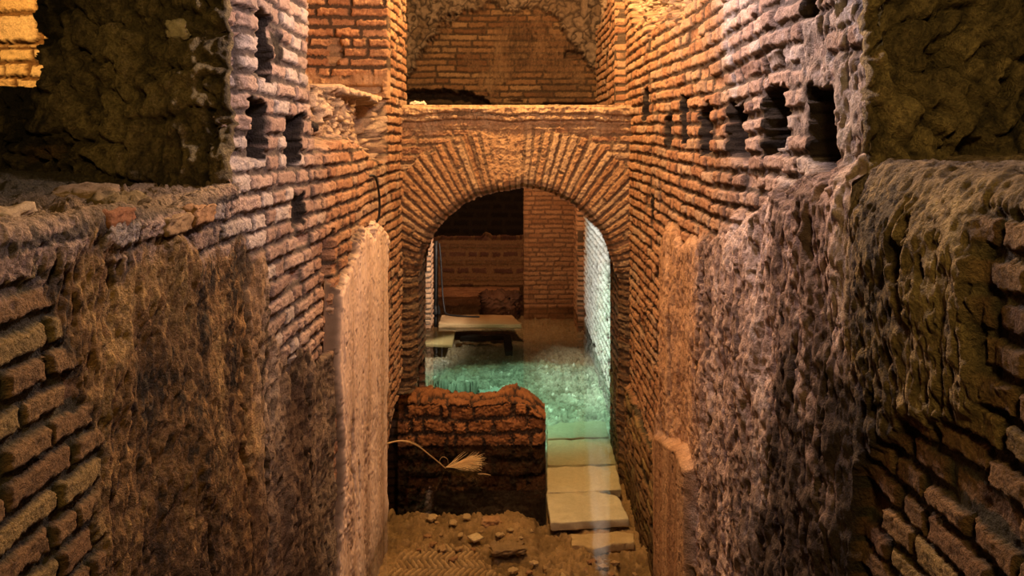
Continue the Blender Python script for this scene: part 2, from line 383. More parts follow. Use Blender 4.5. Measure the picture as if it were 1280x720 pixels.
# ------------------------------------------------------------------ RIGHT WALL
def right_fun(y, z):
    b = bricks(y, z, .0525, .125, 201, mort=.0125)
    n1 = N(y, z, .8, .8, 205); n2 = N(y, z, 1.5, .6, 206)
    h = brick_h(b, .0115, .0075) + .0022 * N(y, z, 1.5, 1.5, 202) + .0011 * N(y, z, 4, 4, 203, 'grit')
    grey = sst(2.75, 2.35, y + .05 * n1)
    c = mixc(brick_c(b, y, z, 203, B_LO, B_HI, B_ALT, B_MOR, .3), brick_c(b, y, z, 204, G_LO, G_HI, G_ALT, G_MOR, .4), grey)
    # thicker facing on the nearer upper part
    h = h + .018 * sst(2.55, 2.52, y + .01 * n1) * sst(.18, .24, z) * sst(1.9, 2.05, y)
    pale = sst(.2, 1.4, N(y, z, .6, .5, 207)) * sst(2.6, 2.3, y) * sst(0, .1, z)
    c = mixc(c, np.array((.68, .65, .64), F32), pale * .65)  # pale stone patches, with the cool lamp's highlights painted in
    er = sst(.3, 1.6, N(y, z, .55, .55, 208)) * grey
    hc0, cc0 = concrete(y, z, 209, .6, (.42, .33, .27), (.2, .15, .12), (.6, .52, .45))
    h, c = lerp(h, hc0 + .004, er), mixc(c, cc0, er * .7)
    # facing fallen away high up beside the arch
    hk, ck = core(y, z, 211, .055)
    fal = sst(-.03, .03, z - np.interp(y, [2.9, 3.1, 3.5, 3.9, 4.4, 4.6, 4.8], [.75, .52, .50, .54, .60, .66, .9]) + .03 * n1) * sst(2.95, 3.05, y)
    h, c = lerp(h, 1.3 * hk - .07, fal), mixc(c, ck, fal)
    # concrete skin on the lower wall
    zp = np.interp(y, [.7, 1.45, 1.55, 1.75, 2.0, 2.12, 2.25, 2.6, 2.95, 3.1, 3.2, 3.36, 3.42, 3.56, 3.6], [-.03, -.055, -.07, -.075, -.12, -.19, -.26, -.31, -.335, -.34, -.42, -.36, -.40, -.50, -6])
    rough = sst(-.02, .02, zp - z + .022 * n1 + .012 * n2)
    hc, cc = concrete(y, z, 221, 1.0, (.41, .285, .225), (.15, .10, .075), (.60, .47, .40))
    hs, cs = plaster(y, z, 223, (.42, .23, .11), (.52, .31, .16), (.26, .14, .07))
    sm = sst(2.72, 2.86, y + .03 * n1) * sst(-1.4, -1.2, z + .05 * n1)
    hc, cc = lerp(hc, hs + .6 * hc, sm * .75), mixc(cc, cs, sm * .8)
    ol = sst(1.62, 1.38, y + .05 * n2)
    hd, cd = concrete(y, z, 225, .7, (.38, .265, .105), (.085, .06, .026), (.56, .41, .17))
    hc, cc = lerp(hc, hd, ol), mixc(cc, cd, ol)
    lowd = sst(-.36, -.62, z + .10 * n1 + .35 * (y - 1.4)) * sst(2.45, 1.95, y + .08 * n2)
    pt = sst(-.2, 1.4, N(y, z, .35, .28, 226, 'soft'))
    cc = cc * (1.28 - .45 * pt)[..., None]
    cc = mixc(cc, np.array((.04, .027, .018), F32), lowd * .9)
    thick = .030 + .022 * sst(2.3, 1.7, y)
    edge = sst(0, .05, zp - z + .022 * n1)
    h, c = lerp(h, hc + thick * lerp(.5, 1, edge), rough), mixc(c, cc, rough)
    # courses showing again at the near lower corner
    low = sst(-.015, .015, np.interp(y, [.8, 1.0, 1.12, 1.25, 1.36, 1.45, 1.5], [-.30, -.33, -.42, -.47, -.52, -.60, -1.5]) - z + .015 * n1) 
    up = sst(1.10, 1.06, y + .01 * n1) * sst(-.40, -.3, z) * sst(-.08, -.11, z)
    bn = bricks(y, z, .052, .13, 231, mort=.012, jag=.0018)
    hn = brick_h(bn, .015, .008) + .0022 * N(y, z, 1.6, 1.6, 232) + .03; cn = brick_c(bn, y, z, 233, D_LO, D_HI, D_ALT, D_MOR, .5)
    k = np.clip(low + up * .8, 0, 1)
    h, c = lerp(h, hn, k), mixc(c, cn, k)
    # fissures
    for yy, z0, z1, w, dp in ((2.80, -1.6, -.42, .012, .05), (2.83, -1.02, -.72, .02, .05), (3.25, -1.15, -.75, .02, .03), (1.99, -1.1, -.62, .008, .035), (3.5, -1.9, -1.1, .022, .06), (1.55, -.75, -.25, .006, .025), (2.22, -.62, -.45, .02, .04), (1.20, -.26, -.10, .012, .04)):
        f = sst(w, w * .3, np.abs(y - yy - .025 * N(y * 0, z, .7, .8, int(yy * 70), 'soft') - .005 * n1)) * sst(z0 - .08, z0 + .05, z) * sst(z1 + .06, z1 - .06, z)
        h = h - dp * f; c = mixc(c, np.array((.06, .04, .028), F32), f * .7)
    # row of sockets
    for y0, y1, z0, z1, dp in ((1.645, 1.815, -.060, .118, .20), (1.975, 2.155, -.052, .106, .19), (2.33, 2.525, -.063, .104, .24), (2.755, 2.91, -.056, .104, .24), (3.14, 3.25, -.05, .155, .14), (3.45, 3.62, -.04, .10, .05), (4.07, 4.25, .09, .24, .10), (1.78, 1.86, .27, .34, .09), (3.9, 3.96, -.42, -.28, .03), (4.1, 4.14, -.95, -.85, .03)):
        kk = box(y + .012 * n1, z + .010 * n2, y0, y1, z0, z1, .006)
        hs2, cs2 = core(y, z, 241, .05)
        h = lerp(h, -.45 * dp + .5 * hs2, kk); c = mixc(c, cs2 * .10, box(y + .012 * n1, z + .010 * n2, y0 + .002, y1 + .014, z0 - .002, z1 + .006, .005))
    # remnant of render standing off the wall low down
    s = np.minimum(np.minimum(y - 2.84, 3.57 - y), np.interp(y, [2.8, 2.9, 3.05, 3.15, 3.3, 3.5, 3.6], [-1.20, -1.165, -1.17, -1.20, -1.24, -1.29, -1.36]) - z) + .008 * N(y, z, .6, .6, 252, 'soft')
    kp = sst(0, .03, s); hp, cp = plaster(y, z, 251, (.43, .24, .12), (.54, .33, .18), (.28, .15, .08))
    h = lerp(h, hp + .066, kp); c = mixc(c, cp, kp)
    # beyond the arch the upper wall steps inwards, then ends
    st = ((y > 5.0) & (z > .165)).astype(F32)
    h = h + .055 * st
    gone = (y > 6.35) & (z > .16)
    h = np.where(gone, -.6, h)
    wet = sst(-1.70, -1.95, z + .03 * n1)
    c = c * (1 - .5 * wet[..., None])
    return h, c, ~((y > 5.53) & (z < .15))
wall_r = patch('wall_right', (XR, 0, 0), (0, 1, 0), (0, 0, 1), (-1, 0, 0), graded(1.465, 6.6), lin(-2.35, 1.35, .0042), right_fun, M_BRICK, skirt=.3, open0=True)
tag(wall_r, kind='structure')
def ledge_right_top(y, s):
    h, c = concrete(y * .45, s * 1.6, 261, .3, (.36, .25, .13), (.16, .11, .06), (.50, .37, .22))
    c = mixc(c, np.array((.12, .09, .05), F32), sst(.18, .4, s))
    return h * .7 + .02, c
folded('ledge', XR, -1, graded(.50, 1.52, .003, .004), ([.7, 1.03, 1.5], [-.066, -.068, -.064]), -1.2, 1.2, right_fun, ledge_right_top, M_ROUGH, wall_r)
def right_front(x, z):
    hc, cc = concrete(x, z, 271, .4, (.19, .14, .06), (.032, .024, .012), (.36, .265, .11))
    b = bricks(x, z, .07, .19, 273, mort=.02, jag=.006, rnd=.02); e, idn = rubble(x, z, .12, 272)
    show = sst(-.6, .5, N(x, z, .5, .6, 274)); cc = cc * (.55 + .9 * idn * sst(0, .12, e))[..., None]
    h = 1.3 * hc + show * brick_h(b, .026, .016) + .022 * (sst(0, .3, e) - 1) + .026 * (idn - .5) + .01 * N(x, z, .8, .8, 276)
    cb = brick_c(b, x, z, 275, (.21, .115, .048), (.32, .20, .08), (.40, .29, .11), (.05, .038, .02), .6)
    c = mixc(cc, cb, show * .7)
    for x0, x1, z0, z1 in ((.80, .835, -.045, -.005), (.86, .89, .07, .10), (.93, .96, .085, .115), (.745, .77, .12, .15)):
        k = box(x, z, x0, x1, z0, z1, .008); h = h - .05 * k
    h = np.maximum(h + .030, -.045) - .01 * sst(.72, .65, x)
    return h, c
patch('front_masonry', (0, 1.475, 0), (1, 0, 0), (0, 0, 1), (0, -1, 0), lin(.638, 1.85, .004), lin(-.11, .75, .004), right_front, M_ROUGH, wall_r, skirt=.03)
patch('pier', (0, 5.0, 0), (1, 0, 0), (0, 0, 1), (0, -1, 0), lin(.597, .70, .0045), lin(.17, 1.35, .0045), pier_fun(281), M_BRICK, wall_r, skirt=.06)

# ------------------------------------------------------------------ ARCH
AY, AB = 4.76, 5.50
AXC, AZC, AR = -.012, -.928, .643
arch = empty('brick_arch', (AXC, AY + .3, WATER))
tag(arch, 'low brick arch with radiating voussoirs spanning the flooded passage', 'arch')
def arch_front(x, z):
    dx, dz = x - AXC, z - AZC
    r = np.where(z > AZC, np.hypot(dx, dz), np.abs(dx))
    th = np.where(z > AZC, np.arctan2(dz, dx), np.where(dx > 0, 0, np.pi) + np.where(dx > 0, 1, -1) * dz / .8)
    n1 = N(x, z, 1, 1, 301); n2 = N(x, z, .8, .8, 302)
    bv = bricks(r + .3 + .0 * th, th * .81 + .002 * n2, .046, .62, 303, mort=.011, jag=.0014, rnd=.006, warp=.3)
    hv = brick_h(bv, .008, .008); cv = brick_c(bv, x, z, 304, (.37, .19, .09), (.52, .31, .16), (.54, .37, .22), (.20, .125, .075), .25)
    bh = bricks(x, z, .050, .20, 305, mort=.012)
    hh = brick_h(bh, .008, .006); ch = brick_c(bh, x, z, 306, (.34, .17, .09), (.48, .28, .15), (.48, .33, .2), (.22, .14, .08), .4)
    out = sst(-.008, .008, r - (AR + .34 + .012 * n1))
    h, c = lerp(hv, hh - .004, out), mixc(cv, ch, out)
    # patch of mortar over the crown
    sm = sst(.14, .09, np.abs(x + .09 + .02 * n2)) * sst(AR + .02, AR + .06, r) * sst(AR + .36, AR + .32, r)
    h = lerp(h, -.004 + .003 * n1, sm * .85); c = mixc(c, np.array((.46, .28, .15), F32), sm * .7)
    # worn cornice
    zc = z + .006 * n2
    co = sst(.083, .095, zc)
    hp, cp = plaster(x, z, 307, (.46, .29, .16), (.60, .42, .26), (.30, .18, .10))
    c = mixc(c, cp, sst(.0, .05, z + .02 * n1) * .6); c = mixc(c, cp, co)
    band = .018 * sst(.085, .1, zc) + .012 * sst(.128, .14, zc) - .02 * sst(.012, .0, np.abs(zc - .125)) - .012 * sst(.008, .0, np.abs(zc - .088)) + .010 * sst(.03, .04, zc)
    h = h * (1 - .7 * co) + band + .006 * n1 * (0.4 + co) + .002 * N(x, z, 4, 4, 308, 'grit')
    h = h - .05 * sst(.165, .19, z + .006 * n1)
    sd = r - AR + .006 * n1
    h = h - .06 * sst(0, .03, -sd) - .012 * sst(.025, 0, sd)
    keep = (sd > -.034) & ~((x < 0) & (z < -1.50 + .03 * n1))
    low_dark = sst(-.40, -1.0, z + .05 * n1) * .55  # colour darkens towards the foot of the arch sides
    return h, c * (1 - low_dark[..., None]), keep
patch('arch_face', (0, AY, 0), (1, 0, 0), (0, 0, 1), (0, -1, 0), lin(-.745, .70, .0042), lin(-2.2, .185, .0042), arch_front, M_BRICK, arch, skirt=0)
def arch_soffit():
    s = lin(-(2.2 + AZC), np.pi * AR + (2.2 + AZC), .006); y = lin(AY + .02, AB, .008)
    S, Y = np.meshgrid(s, y)
    T = np.clip(S / AR, 0, np.pi)
    ex = np.minimum(S, 0) + np.where(S > np.pi * AR, -(S - np.pi * AR), 0)
    nx, nz = np.cos(T), np.sin(T)
    b = bricks(Y, S, .050, .22, 311, mort=.013)
    h = -brick_h(b, .010, .008) - .004 * N(Y, S, 1, 1, 312) + .0
    c = brick_c(b, Y, S, 313, B_LO, B_HI, B_ALT, B_MOR, .4)
    P = np.stack([AXC + (AR + h) * nx, Y, AZC + (AR + h) * nz + ex], -1)
    keep = ~((S > np.pi * AR) & (P[..., 2] < -1.50))
    return grid('soffit', P.astype(F32), c.astype(F32), M_BRICK, arch, keep, None, True)
arch_soffit()
def top_fun(x, y):
    h, c = concrete(x, y, 321, .2, (.44, .30, .18), (.25, .16, .09), (.58, .43, .28))
    return h * .6, c
patch('arch_top', (0, 0, .178), (1, 0, 0), (0, 1, 0), (0, 0, 1), lin(-.745, .71, .008), lin(AY - .02, AB, .008), top_fun, M_ROUGH, arch, skirt=.05)
def arch_back(x, z):
    h, c = pier_fun(331)(x, z)
    r = np.where(z > AZC, np.hypot(x - AXC, z - AZC), np.abs(x - AXC))
    return h, c, r > AR - .005
patch('arch_back', (0, AB, 0), (1, 0, 0), (0, 0, 1), (0, 1, 0), lin(-.70, .66, .010), lin(-2.2, .185, .010), arch_back, M_BRICK, arch, skirt=.0)

# ------------------------------------------------------------------ UPPER ROOM BEHIND THE ARCH
def back_fun(x, z):
    b = bricks(x, z, .058, .24, 401, mort=.013)
    n1 = N(x, z, .6, .6, 402); n2 = N(x, z, .3, .5, 404)
    h = brick_h(b, .016, .014) + .008 * N(x, z, .6, .6, 405)
    c = brick_c(b, x, z, 403, (.17, .08, .037), (.31, .17, .08), (.36, .22, .11), (.085, .052, .03), .45)
    er = sst(.2, 1.3, N(x, z, .45, .5, 406)); hc, cc = concrete(x, z, 407, .2, (.18, .10, .052), (.07, .043, .025), (.26, .16, .085))
    h, c = lerp(h, hc, er), mixc(c, cc, er * .7)
    rr = np.hypot(x + .15, z - .26) + .04 * n1
    o = sst(.90, .94, rr)
    hk, ck = core(x, z, 408, .12)
    h, c = lerp(h, hk + .10, o), mixc(c, ck * .55, o)
    hol = sst(-.02, .02, np.interp(x, [-1.2, -.6, -.35, -.2], [.42, .42, .33, .2]) - z + .02 * n1)
    h = h - .25 * hol; c = mixc(c, np.array((.05, .035, .02), F32), hol * .8)  # recess at the lower left, its black shadow also painted in
    for x0, x1, z0, z1 in ((.42, .55, .72, .78), (-.1, 0, .3, .33), (.2, .7, .26, .30)):
        h = h - .08 * box(x + .02 * n1, z, x0, x1, z0, z1, .015)
    return h, c
wall_b = patch('wall_back', (0, 7.3, 0), (1, 0, 0), (0, 0, 1), (0, -1, 0), lin(-1.7, 1.4, .007), lin(.16, 1.7, .007), back_fun, M_BRICK, skirt=.2)
tag(wall_b, kind='structure')
slab = patch('ceiling', (0, 0, .15), (1, 0, 0), (0, 1, 0), (0, 0, -1), lin(-1.7, 1.4, .02), lin(AB + .0, 11.2, .02), plain(411, (.22, .15, .09), (.10, .07, .04), (.3, .22, .14)), M_ROUGH, skirt=.02)
tag(slab, kind='structure')

# ------------------------------------------------------------------ LOWER ROOM BEYOND THE ARCH
def pale_fun(seed, far, fade):
    def f(y, z):
        b = bricks(y, z, .058, .145, seed, mort=.020, rnd=.006, warp=.5)
        h = brick_h(b, .028, .005) + .0015 * N(y, z, 1.2, 1.2, seed + 1)
        c = brick_c(b, y, z, seed + 2, (.50, .48, .42), (.66, .64, .58), (.58, .52, .44), (.12, .10, .075), .15)
        c2 = brick_c(b, y, z, seed + 3, B_LO, B_HI, B_ALT, B_MOR, .4)
        c = mixc(c, c2, sst(far - .1, far, y))
        for y0, y1, z0, z1 in ((6.0, 6.12, -1.12, -1.05), (6.02, 6.08, -1.2, -1.12)):
            k = box(y, z, y0, y1, z0, z1, .012); h = h - .08 * k
        wet = sst(WATER + .12, WATER - .05, z + .03 * N(y, z, .8, .8, seed + 4))
        return h, c * (1 - .4 * wet[..., None])
    return f
room_r = patch('wall_right_beyond', (.665, 0, 0), (0, 1, 0), (0, 0, 1), (-1, 0, 0), lin(AB, 9.6, .009), lin(-2.35, .16, .0065), pale_fun(501, 8.35, 0), M_BRICK, skirt=.1)
tag(room_r, kind='structure')
room_l = patch('wall_left_beyond', (-1.06, 0, 0), (0, 1, 0), (0, 0, 1), (1, 0, 0), lin(AB, 8.05, .009), lin(-2.35, .16, .0065), pale_fun(511, 20, 0), M_BRICK, skirt=.1)
tag(room_l, kind='structure')

patch('return_face', (0, AB, 0), (1, 0, 0), (0, 0, 1), (0, 1, 0), lin(-1.10, -.69, .02), lin(-2.3, .185, .02), plain(515), M_BRICK, room_l, skirt=.0)
def block_pillar(name, x0, x1, y0, y1, z0, z1, seed, faces, parent, lo=B_LO, hi=B_HI, d=.007, mor=B_MOR, dep=.015):
    f = pier_fun(seed, lo, hi, mor, dep)
    if 'front' in faces: patch('front_face', (0, y0, 0), (1, 0, 0), (0, 0, 1), (0, -1, 0), lin(x0, x1, d), lin(z0, z1, d), f, M_BRICK, parent, skirt=.05)
    if 'right' in faces: patch('side_face', (x1, 0, 0), (0, 1, 0), (0, 0, 1), (1, 0, 0), lin(y0, y1, d), lin(z0, z1, d), f, M_BRICK, parent, skirt=.05)
    if 'left' in faces: patch('side_face', (x0, 0, 0), (0, 1, 0), (0, 0, 1), (-1, 0, 0), lin(y0, y1, d), lin(z0, z1, d), f, M_BRICK, parent, skirt=.05)
pl = empty('brick_pillar', (-.95, 8.2, WATER)); tag(pl, 'narrow brick pillar at the left end of the pale wall beyond the arch', 'pillar')
block_pillar('pl', -1.08, -.895, 8.0, 8.30, -2.3, .16, 521, ('front', 'right'), pl)
pr = empty('brick_pillar', (.31, 9.2, WATER)); tag(pr, 'broad brick pillar seen through the right half of the arch', 'pillar')
block_pillar('pr', .045, .68, 9.0, 9.9, -2.3, .16, 531, ('front', 'left'), pr, (.30, .145, .07), (.42, .225, .115), .007, (.19, .10, .055), .009)
def far_pil(y, z):
    h, c = pier_fun(541)(y, z); return h, c
ps = empty('brick_pilaster', (.62, 8.7, WATER)); tag(ps, 'slim brick pilaster ending the pale wall on the right beyond the arch', 'pilaster')
patch('side_face', (.60, 0, 0), (0, 1, 0), (0, 0, 1), (-1, 0, 0), lin(8.4, 9.02, .007), lin(-2.3, .16, .007), far_pil, M_BRICK, ps, skirt=.08)

lw = empty('low_brick_wall', (-.5, 10.45, WATER)); tag(lw, 'low reddish brick wall across the dark recess behind the arch', 'wall')
def low_wall(x, z):
    n1 = N(x, z, .5, .5, 551)
    b = bricks(x, z, .105, .19, 552, mort=.03, jag=.006, rnd=.02); b2 = bricks(x, z, .035, .2, 553, mort=.008)
    rowd = sst(.04, .0, np.abs(((z + 5) % .21) - .105) - .05)
    h = brick_h(b, .014, .01) + .004 * n1
    c = brick_c(b, x, z, 554, (.20, .095, .075), (.27, .13, .10), (.25, .12, .10), (.42, .24, .13), .2)
    c2 = brick_c(b2, x, z, 555, (.34, .18, .10), (.44, .25, .13), (.4, .2, .12), (.3, .18, .1), .3)
    c = mixc(c2, c, rowd)
    top = -1.345 + .012 * n1 + .06 * sst(.09, .0, np.abs(x + .44))
    return h - .20 * sst(0, .02, z - top), c, z < top + .03
patch('wall_face', (0, 10.3, 0), (1, 0, 0), (0, 0, 1), (0, -1, 0), lin(-1.45, .1, .007), lin(-2.3, -1.22, .007), low_wall, M_BRICK, lw, skirt=.0)
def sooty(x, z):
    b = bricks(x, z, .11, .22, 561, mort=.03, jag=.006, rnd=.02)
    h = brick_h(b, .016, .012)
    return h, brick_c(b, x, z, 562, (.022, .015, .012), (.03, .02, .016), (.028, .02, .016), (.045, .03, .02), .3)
rb = patch('wall_back_lower', (0, 10.65, 0), (1, 0, 0), (0, 0, 1), (0, -1, 0), lin(-1.7, 1.2, .012), lin(-2.3, .16, .012), sooty, M_BRICK, skirt=.02)
tag(rb, kind='structure')
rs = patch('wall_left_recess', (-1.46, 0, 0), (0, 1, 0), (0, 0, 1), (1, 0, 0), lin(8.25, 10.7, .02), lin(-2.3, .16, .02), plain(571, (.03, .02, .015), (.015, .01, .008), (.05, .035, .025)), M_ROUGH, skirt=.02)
tag(rs, kind='structure')

# ------------------------------------------------------------------ FLOOR UNDER THE WATER
def bed(x, y):
    n1 = N(x, y, .6, .6, 601); n2 = N(x, y, 1.4, 1.4, 602)
    e, idn = rubble(x, y, .045, 603); e2, id2 = rubble(x, y, .10, 604)
    e3, id3 = rubble(x, y, .032, 608, .15); st3 = sst(.05, .25, e3)
    st = sst(.05, .35, e) * (idn > .35); st2 = sst(.03, .25, e2) * (id2 > .62)
    base = -2.075 + np.interp(y, [3, 4.4, 5.5, 6.5, 7.6, 8.5], [0, .0, -.03, -.045, -.02, .0])
    h = base + .012 * n1 + .004 * n2 + .010 * st * idn + .016 * st2 + .001 * N(x, y, 5, 5, 605, 'grit')
    h = h - .045 * box(x, y, .09, .66, 3.99, 5.62, .02)
    far = sst(5.0, 5.5, y)
    h = h + far * (.010 * st3 * id3 - .006 * n1 + .006 * (id3 > .9) * st3)
    c = mixc(np.array((.15, .088, .034), F32), np.array((.35, .215, .095), F32), np.clip(.45 + .25 * n1 + .2 * n2, 0, 1))
    c = mixc(c, np.array((.44, .28, .14), F32), st * (idn > .72) * .5); c = mixc(c, np.array((.10, .06, .03), F32), sst(.06, .0, e2) * .6)
    cf = mixc(np.array((.17, .18, .13), F32), np.array((.50, .52, .42), F32), np.clip(.45 + .16 * n2 + .12 * n1 + .9 * (id3 - .5) * st3, 0, 1))
    cf = mixc(cf, np.array((.86, .86, .78), F32), (id3 > .972) * st3 * .8)
    cf = mixc(cf, np.array((.34, .24, .13), F32), sst(7.0, 7.6, y + .15 * n1) * .8)
    c = mixc(c, cf, far)
    # herringbone paving worn through the silt
    a = .045
    X, Y = (x + .002 * n2) / a, (y + .002 * n1) / a
    col = np.floor(Y / 1.7); fx = Y / 1.7 - col
    sgn = np.where(col % 2 == 0, 1.0, -1.0)
    t = X * 1.55 + sgn * (fx - .5) * 1.5 + np.where(col % 2 == 0, 0, .35)
    row = np.floor(t); ft = t - row
    d = np.minimum(np.minimum(ft, 1 - ft) * .027, np.minimum(fx, 1 - fx) * .07)
    bp = sst(.002, .008, d + .0012 * N(x, y, 4, 4, 606, 'mid')); idb = hsh(col, row, 9)
    hm = sst(-.25, .25, 1 - ((x + .30) / .27) ** 2 - ((y - 3.72) / .33) ** 2 + .35 * n1)
    hb = base + .016 + .010 * (bp - 1) + .006 * (idb - .5) + .02 * (bp - 1)
    cb = mixc(np.array((.11, .07, .035), F32), mixc(np.array((.36, .22, .10), F32), np.array((.52, .34, .17), F32), idb), bp)
    h, c = lerp(h, hb, hm), mixc(c, cb, hm)
    # deep trench before the broken wall stub, unlit depth painted into its colour
    edge = 4.385 + .018 * N(x, y * 0, .7, .7, 607, 'soft') + .006 * n2
    tr = sst(-.012, .012, y - edge) * sst(5.42, 5.40, y) * sst(.004, -.004, x - .0325 * y)
    h = lerp(h, -2.62 + .02 * n1, tr); c = mixc(c, np.array((.028, .016, .012), F32), tr)
    dk = box(x + .04 * n1, y + .04 * n2, -.98, -.37, 6.33, 6.82, .03)
    h = lerp(h, -2.5, dk); c = mixc(c, np.array((.03, .022, .015), F32), dk)
    return h, c
floor = patch('floor', (0, 0, 0), (1, 0, 0), (0, 1, 0), (0, 0, 1), lin(-1.5, .75, .005), graded(3.0, 10.7, .0045, .011, .0009), bed, M_BED, skirt=0)
tag(floor, kind='structure')

# ------------------------------------------------------------------ WATER
def water():
    m = bpy.data.materials.new('clear_water'); m.use_nodes = True
    nt = m.node_tree; n = nt.nodes; l = nt.links
    n.remove(n['Principled BSDF']); out = n['Material Output']
    tr = n.new('ShaderNodeBsdfTransparent'); tr.inputs['Color'].default_value = (.93, .95, .90, 1)
    gl = n.new('ShaderNodeBsdfGlossy'); gl.inputs['Roughness'].default_value = .025; gl.inputs['Color'].default_value = (1, 1, 1, 1)
    fr = n.new('ShaderNodeFresnel'); fr.inputs['IOR'].default_value = 1.5
    mx = n.new('ShaderNodeMixShader')
    tc = n.new('ShaderNodeTexCoord'); mp = n.new('ShaderNodeMapping'); mp.inputs['Scale'].default_value = (5, 14, 1)
    no = n.new('ShaderNodeTexNoise'); no.inputs['Scale'].default_value = 1.0; no.inputs['Detail'].default_value = 2
    bu = n.new('ShaderNodeBump'); bu.inputs['Strength'].default_value = .06; bu.inputs['Distance'].default_value = .02
    l.new(tc.outputs['Object'], mp.inputs['Vector']); l.new(mp.outputs['Vector'], no.inputs['Vector'])
    l.new(no.outputs['Fac'], bu.inputs['Height']); l.new(bu.outputs['Normal'], gl.inputs['Normal'])
    l.new(fr.outputs[0], mx.inputs[0]); l.new(tr.outputs[0], mx.inputs[1]); l.new(gl.outputs[0], mx.inputs[2])
    l.new(mx.outputs[0], out.inputs['Surface'])
    xs, ys = lin(-1.44, .72, .12), lin(3.0, 10.6, .12)
    X, Y = np.meshgrid(xs, ys)
    P = np.stack([X, Y, np.full(X.shape, WATER)], -1)
    o = grid('water', P.astype(F32), np.ones(P.shape, F32), m)
    tag(o, 'still clear water flooding the floor of the brick passage', 'water', kind='stuff')
water()

# ------------------------------------------------------------------ solids
import bmesh
def solid(name, size, loc, seed, rough, col, mat, parent=None, rot=(0, 0, 0), cuts=10, chip=1.0, poly=None, joints=None, rounded=.15):
    """a worn block: subdivided box (or a prism on poly) pushed about by noise"""
    bm = bmesh.new()
    if poly is None:
        bmesh.ops.create_cube(bm, size=1.0)
        bmesh.ops.subdivide_edges(bm, edges=bm.edges[:], cuts=cuts, use_grid_fill=True)
        for v in bm.verts: v.co = Vector((v.co.x * size[0], v.co.y * size[1], v.co.z * size[2]))
    else:
        f = bm.faces.new([bm.verts.new((p[0], p[1], 0)) for p in poly])
        r = bmesh.ops.extrude_face_region(bm, geom=[f])
        for g in r['geom']:
            if isinstance(g, bmesh.types.BMVert): g.co.z += size[2]
        bmesh.ops.recalc_face_normals(bm, faces=bm.faces[:])
        bmesh.ops.bevel(bm, geom=bm.edges[:], offset=min(.006, size[2] * .25), segments=2, affect='EDGES', profile=.6)
        bmesh.ops.triangulate(bm, faces=[f for f in bm.faces if len(f.verts) > 4])
        for _ in range(cuts): bmesh.ops.subdivide_edges(bm, edges=[e for e in bm.edges if e.calc_length() > .02], cuts=1)
    bm.normal_update()
    bmesh.ops.triangulate(bm, faces=bm.faces[:])
    co = np.array([v.co[:] for v in bm.verts], F32); nr = np.array([v.normal[:] for v in bm.verts], F32)
    fs = np.array([[v.index for v in f.verts] for f in bm.faces], np.int32)
    bm.free()
    if poly is None and rounded > 0:
        half = np.array(size, F32) / 2; rr = min(size) * rounded
        inner = np.clip(co, -(half - rr), half - rr); d = co - inner; ln = np.linalg.norm(d, axis=1, keepdims=True)
        co = inner + d / np.maximum(ln, 1e-6) * np.minimum(ln, rr)
    a, b = co[:, 0] + .7 * co[:, 2] + seed, co[:, 1] - .6 * co[:, 2] + seed * .3
    h = rough * (.6 * N(a, b, 2.0 / max(size), None, seed, 'soft') + .6 * N(a, b, 5, 5, seed + 1, 'mid')) 
    co = co + nr * h[:, None]
    k = np.clip(.5 + .25 * N(a, b, 3, 3, seed + 2), 0, 1)
    c = mixc(np.array(col[0], F32), np.array(col[1], F32), k)
    R = Matrix.Rotation(rot[2], 3, 'Z') @ Matrix.Rotation(rot[1], 3, 'Y') @ Matrix.Rotation(rot[0], 3, 'X')
    o = mesh_obj(name, co, fs, mat, c, None)
    o.location = loc; o.rotation_euler = R.to_euler()
    if parent is not None: adopt(o, parent)
    return o

